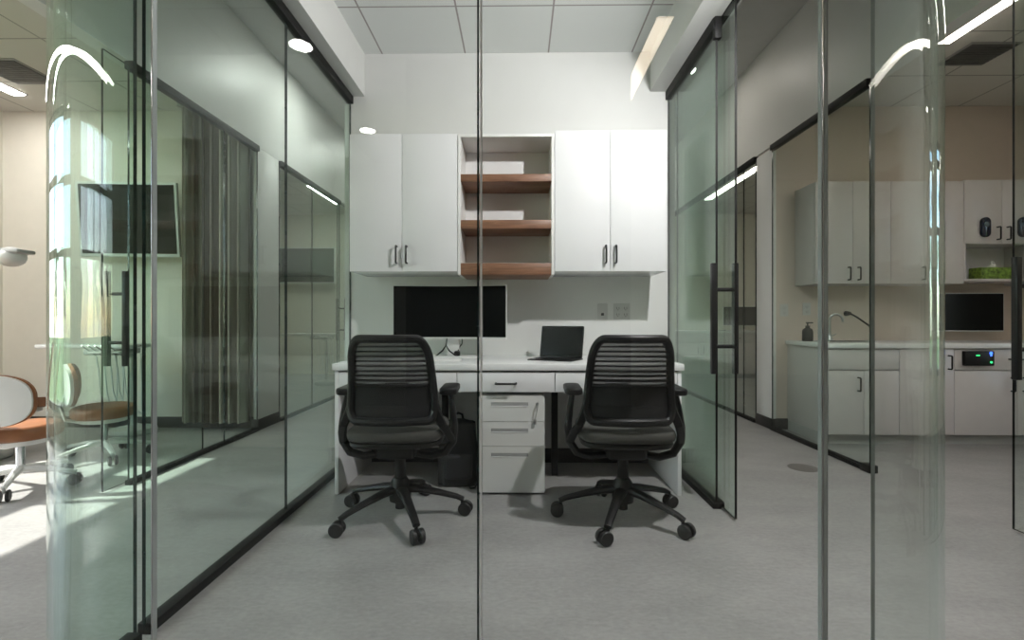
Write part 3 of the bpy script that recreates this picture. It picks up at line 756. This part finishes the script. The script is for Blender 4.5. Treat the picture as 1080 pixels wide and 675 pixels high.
def delivery(loc, rz, label):
    d = empty('dental_delivery_unit', loc, label, 'dental unit', 'dental delivery units', rz)
    MB().lathe([(.17, 0), (.18, .02), (.17, .05), (.06, .07), (.045, .08)], (0, .22, 0), 24).build('foot', 'dental_grey', d)
    MB().cyl((0, .22, .07), (0, .22, .62), .024).tube([(0, .22, .60), (0, .21, .68), (0, .16, .70), (0, .02, .73)], .022, 10).build('arm', 'dental_grey', d)
    MB().prism(rrect(-.56, .24, -.14, .14, .05, 6), .765, .80, .010).build('tray', 'dental', d)
    MB().box(-.10, .16, -.18, .10, .715, .766, .012).build('control_head', 'dental_grey', d)
    hp = MB().box(-.02, .24, -.23, -.17, .735, .752, .006).build('holder_bar', 'dental', d)
    for k in range(5):
        x = .0 + k*.052
        MB().cyl((x, -.17, .72), (x, -.30, .80), .008, .005, 10).build('handpiece', 'chrome', hp)
        MB().tube([(x, -.17, .72), (x+.004, -.15, .60), (x+.012, -.14, .42), (x+.02+.01*k, -.12, .28), (x+.04+.012*k, -.06, .22), (x+.03, 0, .30), (x+.01, .03, .50), (x, .03, .72)], .0055, 8).build('hose', 'hose', hp)
    MB().tube([(.16, 0, .75), (.24, -.05, .78), (.28, -.06, .79)], .008, 8).build('handle', 'chrome', d)
    return d
du = delivery((-3.40, 4.09, 0), 0, 'dental delivery unit with hanging hoses behind the curved glass')
clone(du, (-2.98, 7.4, 0), 'dental delivery unit with hanging hoses in the far left room', 0)
def dchair(loc, rz, label):
    d = empty('dental_chair', loc, label, 'dental chair', 'dental chairs', rz)
    MB().prism(rrect(-.24, .24, -.42, .30, .18, 8), 0, .05, .015).build('foot', 'dental_grey', d)
    MB().tube([(0, -.10, .04), (0, .02, .18), (0, -.05, .33)], .09, 14, flat=(1.2, .9)).build('lift_arm', 'dental', d)
    def pad(prof, wid, nm, mat, th):
        def f(u, v):
            i = min(int(v*(len(prof)-1)), len(prof)-2); t_ = v*(len(prof)-1)-i
            y = prof[i][0]+(prof[i+1][0]-prof[i][0])*t_; z = prof[i][1]+(prof[i+1][1]-prof[i][1])*t_; w_ = wid[i]+(wid[i+1]-wid[i])*t_
            return Vector(((2*u-1)*w_, y, z + .03*(2*u-1)**2))
        return MB().grid(f, 14, 12, th).build(nm, mat, d)
    pad([(-.62, .36), (-.35, .40), (-.05, .38), (.22, .40)], [.17, .22, .26, .25], 'seat', 'leather', .07)
    pad([(.20, .41), (.45, .52), (.70, .66), (.86, .74)], [.25, .26, .22, .15], 'backrest', 'leather', .06)
    pad([(.86, .75), (.94, .80), (1.04, .83)], [.13, .14, .12], 'headrest', 'leather', .05)
    pad([(-.60, .30), (-.30, .33), (.0, .31), (.22, .33)], [.15, .20, .24, .24], 'seat_shell', 'dental', .04)
    for s in (-1, 1): MB().tube([(s*.27, .12, .36), (s*.31, .08, .50), (s*.31, -.20, .53)], .022, 10, flat=(1.6, 1)).build('armrest', 'dental', d)
    return d
dc = dchair((-3.95, 3.25, 0), 176, 'brown dental chair behind the stools in the left treatment room')
clone(dc, (-4.0, 7.2, 0), 'tan dental chair in the far left room', 186)
# operatory light on its ceiling arm
ol = empty('dental_light', (-3.62, 3.5, 1.40), 'grey dental lamp head on an arm at the left edge', 'dental light')
MB().box(-.20, .085, -.07, .07, .075, .105, .014, 3).build('head_cover', 'dental_grey', ol)
MB().sphere((-.03, 0, .055), .085, 1, 1, .85, 20).build('lamp_dome', 'dental', ol)
MB().tube([(-.18, 0, .09), (-.40, .02, .20), (-.42, .04, .45), (-.42, .05, .60)], .022, 10).tube([(-.42, .05, .58), (-.42, .05, RC-1.40)], .028, 10).cyl((-.42, .05, RC-1.43), (-.42, .05, RC-1.40), .07).build('ceiling_arm', 'dental', ol)

# ------------------------------------------------------------------ right treatment rooms
RF, RB = 3.95, WY0            # cabinet fronts, wall
UF = 4.24
def base_unit(x0, x1, yf, yb, drawers, doors, label, grp='base cabinets of the sink run'):
    c = empty('base_cabinet', ((x0+x1)/2, yb, 0), label, 'cabinet', grp)
    w = (x1-x0)/2; dp = yb-yf
    MB().box(-w, w, -dp+.021, -.001, .085, .775, .001).build('body', 'room_cab', c)
    MB().box(-w, w, -dp+.07, -.01, 0, .085).build('toe_kick', 'dental_grey', c)
    z = .775
    if drawers:
        f = MB().box(-w+.002, w-.002, -dp, -dp+.02, .605, .765, .002).build('drawer', 'room_cab', c)
        if drawers == 1: bow(f, (0, -dp, .69), (1, 0, 0), .13)
        z = .60
    n = doors; cw = 2*w/n
    for k in range(n):
        a, b = -w+k*cw+.002, -w+(k+1)*cw-.002
        f = MB().box(a, b, -dp, -dp+.02, .09, z-.003, .002).build('door', 'room_cab', c)
        hx = b-.045 if (k % 2 == 0 and n > 1) or n == 1 else a+.045
        bow(f, (hx, -dp, z-.11), (0, 0, 1), .105)
    return c
base_unit(2.46, 3.02, RF, RB, 2, 2, 'grey-white base cabinet under the sink')
base_unit(3.02, 3.45, RF, RB, 0, 1, 'narrow base cabinet between the sink and the black device')
base_unit(3.45, 4.43, RF, RB, 1, 2, 'wide base cabinet with the black control panel on it')
base_unit(4.43, 4.93, RF, RB, 0, 1, 'base cabinet at the window end of the run')
tag(MB().box(2.44, 4.94, RF-.025, RB-.001, .777, .815, .004).build('worktop', 'top'), 'pale worktop along the sink run in the right room', 'worktop')
def upper(x0, x1, z0, z1, doors, label, niche=None, grp='wall cabinets of the sink run'):
    c = empty('wall_cabinet', ((x0+x1)/2, RB, z0), label, 'cabinet', grp)
    w = (x1-x0)/2; dp = RB-UF; h = z1-z0; nz = niche or 0
    MB().box(-w, w, -dp+.021, -.001, nz, h, .001).build('body', 'room_cab', c)
    if niche:
        for s in (-w, w-.02): MB().box(s, s+.02, -dp+.005, -.001, 0, nz, .001).build('side_panel', 'room_cab', c)
        MB().box(-w, w, -dp, -.001, -.02, .0, .001).build('shelf', 'room_cab', c)
        MB().box(-w+.02, w-.02, -.02, -.001, 0, nz).build('back_panel', 'cab_in', c)
    cw = 2*w/doors
    for k in range(doors):
        a, b = -w+k*cw+.002, -w+(k+1)*cw-.002
        f = MB().box(a, b, -dp, -dp+.02, nz, h, .002).build('door', 'room_cab', c)
        hx = b-.04 if k % 2 == 0 else a+.04
        bow(f, (hx, -dp, nz+.085), (0, 0, 1), .105)
    return c
upper(2.53, 3.17, 1.31, 2.18, 2, 'tall wall cabinet over the sink')
upper(3.17, 3.785, 1.31, 2.18, 2, 'tall wall cabinet between sink and niche')
upper(3.785, 4.42, 1.35, 2.19, 2, 'short-door wall cabinet over the open niche', .30)
upper(4.42, 4.93, 1.31, 2.18, 1, 'single-door wall cabinet at the window end')
# sink and tap
sk = empty('sink', (2.80, 4.27, .815), 'steel sink set into the pale worktop', 'sink')
MB().prism(rrect(-.19, .19, -.15, .13, .04, 5), .0, .004).build('rim', 'steel', sk)
MB().prism(rrect(-.16, .16, -.12, .10, .04, 5), .004, .005).build('bowl', 'vent', sk)
fa = empty('faucet', (2.77, 4.43, .815), 'gooseneck chrome tap at the sink', 'faucet')
MB().lathe([(.026, 0), (.026, .02), (.018, .035), (.016, .06)], (0, 0, 0), 20).build('base', 'steel', fa)
MB().tube([(0, 0, .05), (0, 0, .18)] + [(.0 + .045*(1-math.cos(R(a))), -.02*(1-math.cos(R(a))), .18+.055*math.sin(R(a))) for a in range(15, 196, 15)], .011, 12).build('spout', 'steel', fa)
MB().tube([(.016, 0, .04), (.05, -.01, .06)], .006, 8).build('lever', 'steel', fa)
so = empty('soap_dispenser', (2.535, 4.36, .815), 'black pump soap bottle at the left end of the worktop', 'soap dispenser')
MB().lathe([(.040, 0), (.043, .004), (.043, .085), (.036, .105), (.018, .115), (.016, .12)], (0, 0, 0), 24).build('bottle', 'black', so)
MB().cyl((0, 0, .12), (0, 0, .135), .018).cyl((0, 0, .135), (0, 0, .16), .006).box(-.012, .045, -.008, .008, .155, .166, .003).build('pump', 'black', so)
wa = empty('wall_hook_arm', (2.995, RB, 1.06), 'black swivel arm on the wall right of the tap', 'wall arm')
MB().lathe([(.03, 0), (.03, .012), (.016, .02), (.014, .05)], (0, 0, 0), 16, 'y'); 
q = MB().cyl((0, 0, 0), (0, -.05, 0), .024, .016, 16); q.build('mount', 'black', wa)
MB().tube([(0, -.05, 0), (.03, -.09, -.03), (.11, -.14, -.11), (.13, -.15, -.14)], .008, 8).build('arm', 'black', wa)
outlet(PR+.12, WY0, 1.09, False, 'faint grey outlet plate on the wall left of the soap bottle', 'plate')
outlet(2.635, WY0, 1.10, False, 'faint grey outlet plate on the wall above the soap bottle', 'plate')
def desk_screen(loc, w, h, label, wall=False):
    t = empty('monitor', loc, label, 'monitor')
    MB().prism(rrect(-w/2, w/2, .085, .085+h, .006, 3), 0, .03, .004, VZ).build('casing', 'silver', t)
    MB().prism(rrect(-w/2+.008, w/2-.008, .095, .085+h-.008, .003, 3), .029, .032, 0, VZ).build('screen', 'screen', t)
    if wall:
        MB().box(-.1, .1, -.001, .079, .085+h/2-.08, .085+h/2+.08, .004).build('wall_mount', 'black', t); return t
    MB().cyl((0, .03, .006), (0, .03, .20), .02).build('stand_neck', 'silver', t)
    MB().prism(rrect(-.12, .12, -.08, .10, .03, 5), 0, .01, .003).build('stand_base', 'silver', t)
    return t
desk_screen((4.00, 4.47, .812), .63, .345, 'black flat monitor on the wall under the open niche', True)
# black panel with blue and green lights
dv = empty('control_panel', (3.62, RF-.002, .640), 'black control panel with blue and green lights on the drawer front', 'control panel')
MB().box(-.115, .115, -.03, .0, 0, .115, .006).build('housing', 'black', dv)
for z in (.083, .10): MB().cyl((.085, -.034, z), (.085, -.029, z), .011 if z > .09 else .007, n=16).build('blue_light', 'blue_led', dv)
MB().cyl((.087, -.034, .028), (.087, -.029, .028), .008, n=16).build('green_light', 'green_led', dv)
MB().box(-.03, .0, -.031, -.029, .078, .086, .001).build('display', 'green_led', dv)
for x, lb in ((3.95, 'dark blue capsule on the left cabinet door above the niche'), (4.265, 'dark blue capsule on the right cabinet door above the niche')):
    cp = empty('capsule_holder', (x, UF, 1.785), lb, 'wall device', 'dark capsules on the wall cabinet doors')
    MB().prism(rrect(-.040, .040, -.085, .085, .0399, 8), 0, .028, .008, VZ).build('body', 'capsule', cp)
    MB().sphere((0, -.026, .022), .024, 1, .35, 1, 16).build('lens', 'lens', cp)
tb = empty('tissue_box', (4.14, 4.36, 1.35), 'green leaf-patterned tissue box in the open niche', 'tissue box')
MB().box(-.16, .17, -.06, .06, 0, .105, .008).build('box', 'green', tb)
MB().grid(lambda u, v: Vector(((2*u-1)*.045*(1-.8*v)+.006*math.sin(9*v+5*u), .012*math.sin(u*6.3)*(1-.5*v), .105+.055*v)), 14, 6, .002).build('tissue', 'tissue', tb)
tag(MB().lathe([(.095, 0), (.095, .0015), (.090, .003), (.0, .0032)], (1.925, 3.36, 0), 36).build('floor_cover', 'drain'), 'round flush cover plate in the corridor floor', 'floor cover')
# far right room: the same sort of run, glimpsed past the jamb
base_unit(2.5, 4.9, 8.45, Y1, 1, 4, 'cabinet run glimpsed in the far right room', 'far cabinet run')
tag(MB().box(2.48, 4.92, 8.42, Y1-.001, .777, .815, .004).build('worktop', 'top'), 'worktop glimpsed in the far right room', 'worktop')
desk_screen((3.95, 8.8, .815), .66, .34, 'black monitor glimpsed in the far right room')

# ------------------------------------------------------------------ outdoors, as mirrored in the curved corners
struct('ground', MB().box(-40, 40, -40, 45, -.45, -.13), 'grass', 'lawn outside the windows', 'lawn')
def tree(loc, h, label):
    t = empty('tree', loc, label, 'tree', 'trees outside the windows')
    MB().tube([(0, 0, 0), (.05, .03, h*.25), (0, .05, h*.5)], .14, 8, rs=[.16, .12, .08]).build('trunk', 'bark', t)
    f = MB(); r2 = random.Random(int(h*100)+int(abs(loc[1])*10))
    for k in range(34):
        a = r2.uniform(0, 6.28); q = r2.uniform(0, 1)
        rr = h*.26*math.sqrt(1-abs(2*q-1)**2)
        b = bmesh.new(); bmesh.ops.create_icosphere(b, subdivisions=2, radius=r2.uniform(.10, .17)*h*.5)
        for v in b.verts: v.co *= 1 + r2.uniform(-.25, .25)
        bmesh.ops.transform(b, matrix=Matrix.Translation((rr*math.cos(a), rr*math.sin(a), h*(.38+.58*q))), verts=b.verts); f._merge(b)
    f.build('foliage', 'leafy', t)
    return t
for i, (x, y, h) in enumerate(((-22, 6.5, 3.6), (-20, -1.5, 3.0), (-23, -8, 3.8), (10.5, 6.6, 4.2), (10.2, 3.9, 3.2))):
    tree((x, y, -.13), h, ['tree left of the building beyond the lawn, far end', 'tree left of the building, opposite the glass front', 'tree left of the building, near end', 'tree right of the building, far end', 'tree right of the building, by the window'][i])

# ------------------------------------------------------------------ light
def lamp(kind, name, loc, energy, col=(1, 1, 1), target=None, **kw):
    l = bpy.data.lights.new(name, kind); l.energy = energy; l.color = col
    for k, v in kw.items(): setattr(l, k, v)
    o = bpy.data.objects.new(name, l); COL.objects.link(o); o.location = loc
    if target is not None: o.rotation_euler = (Vector(target)-Vector(loc)).to_track_quat('-Z', 'Y').to_euler()
    return o
lamp('SPOT', 'doorway_spot', (1.0, 1.73, 2.43), 132, (1, .99, .98), (-.30, 2.95, .60), spot_size=R(165), spot_blend=.5, shadow_soft_size=.035)
e = R(43.5); sd = Vector((.985*math.cos(e), .13*math.cos(e), -math.sin(e)))
s = lamp('SUN', 'sun', (-8, -3, 8), 13.0, (1, .96, .90), angle=R(.6)); s.rotation_euler = sd.to_track_quat('-Z', 'Y').to_euler()

w = bpy.data.worlds.new('sky'); scene.world = w; w.use_nodes = True
nt = w.node_tree; nt.nodes.clear()
sky = N(nt, 'ShaderNodeTexSky'); sky.sky_type = 'NISHITA'; sky.sun_disc = False; sky.sun_elevation = R(41); sky.sun_rotation = R(240)
tc = N(nt, 'ShaderNodeTexCoord'); nz = N(nt, 'ShaderNodeTexNoise', Scale=3.2, Detail=6.0, Roughness=.55)
mp = N(nt, 'ShaderNodeMapping'); mp.inputs['Scale'].default_value = (1, 1, 3)
rp = N(nt, 'ShaderNodeValToRGB'); rp.color_ramp.elements[0].position = .47; rp.color_ramp.elements[1].position = .68
mx = N(nt, 'ShaderNodeMixRGB'); mx.inputs['Color2'].default_value = (7, 7.2, 7.5, 1)
bg = N(nt, 'ShaderNodeBackground', Strength=.85); wo = N(nt, 'ShaderNodeOutputWorld'); L = nt.links.new
L(tc.outputs['Generated'], mp.inputs['Vector']); L(mp.outputs['Vector'], nz.inputs['Vector']); L(nz.outputs['Fac'], rp.inputs['Fac'])
L(rp.outputs['Color'], mx.inputs['Fac']); L(sky.outputs['Color'], mx.inputs['Color1']); L(mx.outputs['Color'], bg.inputs['Color']); L(bg.outputs[0], wo.inputs['Surface'])

# ------------------------------------------------------------------ camera and view
cam = bpy.data.cameras.new('camera'); cam.sensor_width = 36; cam.lens = 36*520/1080; cam.clip_start = .02
co = bpy.data.objects.new('camera', cam); COL.objects.link(co); co.location = (0, 0, 1.0)
co.rotation_euler = (R(90), 0, math.atan(7/520)); scene.camera = co
vs = scene.view_settings; vs.view_transform = 'Standard'; vs.look = 'None'; vs.gamma = 1; vs.use_curve_mapping = False; vs.exposure = 0
cy = scene.cycles
cy.use_denoising = True; cy.denoiser = 'OPENIMAGEDENOISE'; cy.denoising_input_passes = 'RGB_ALBEDO_NORMAL'
cy.max_bounces = 12; cy.transparent_max_bounces = 40; cy.glossy_bounces = 6; cy.diffuse_bounces = 5; cy.caustics_reflective = False; cy.caustics_refractive = False
cy.sample_clamp_indirect = 4.0
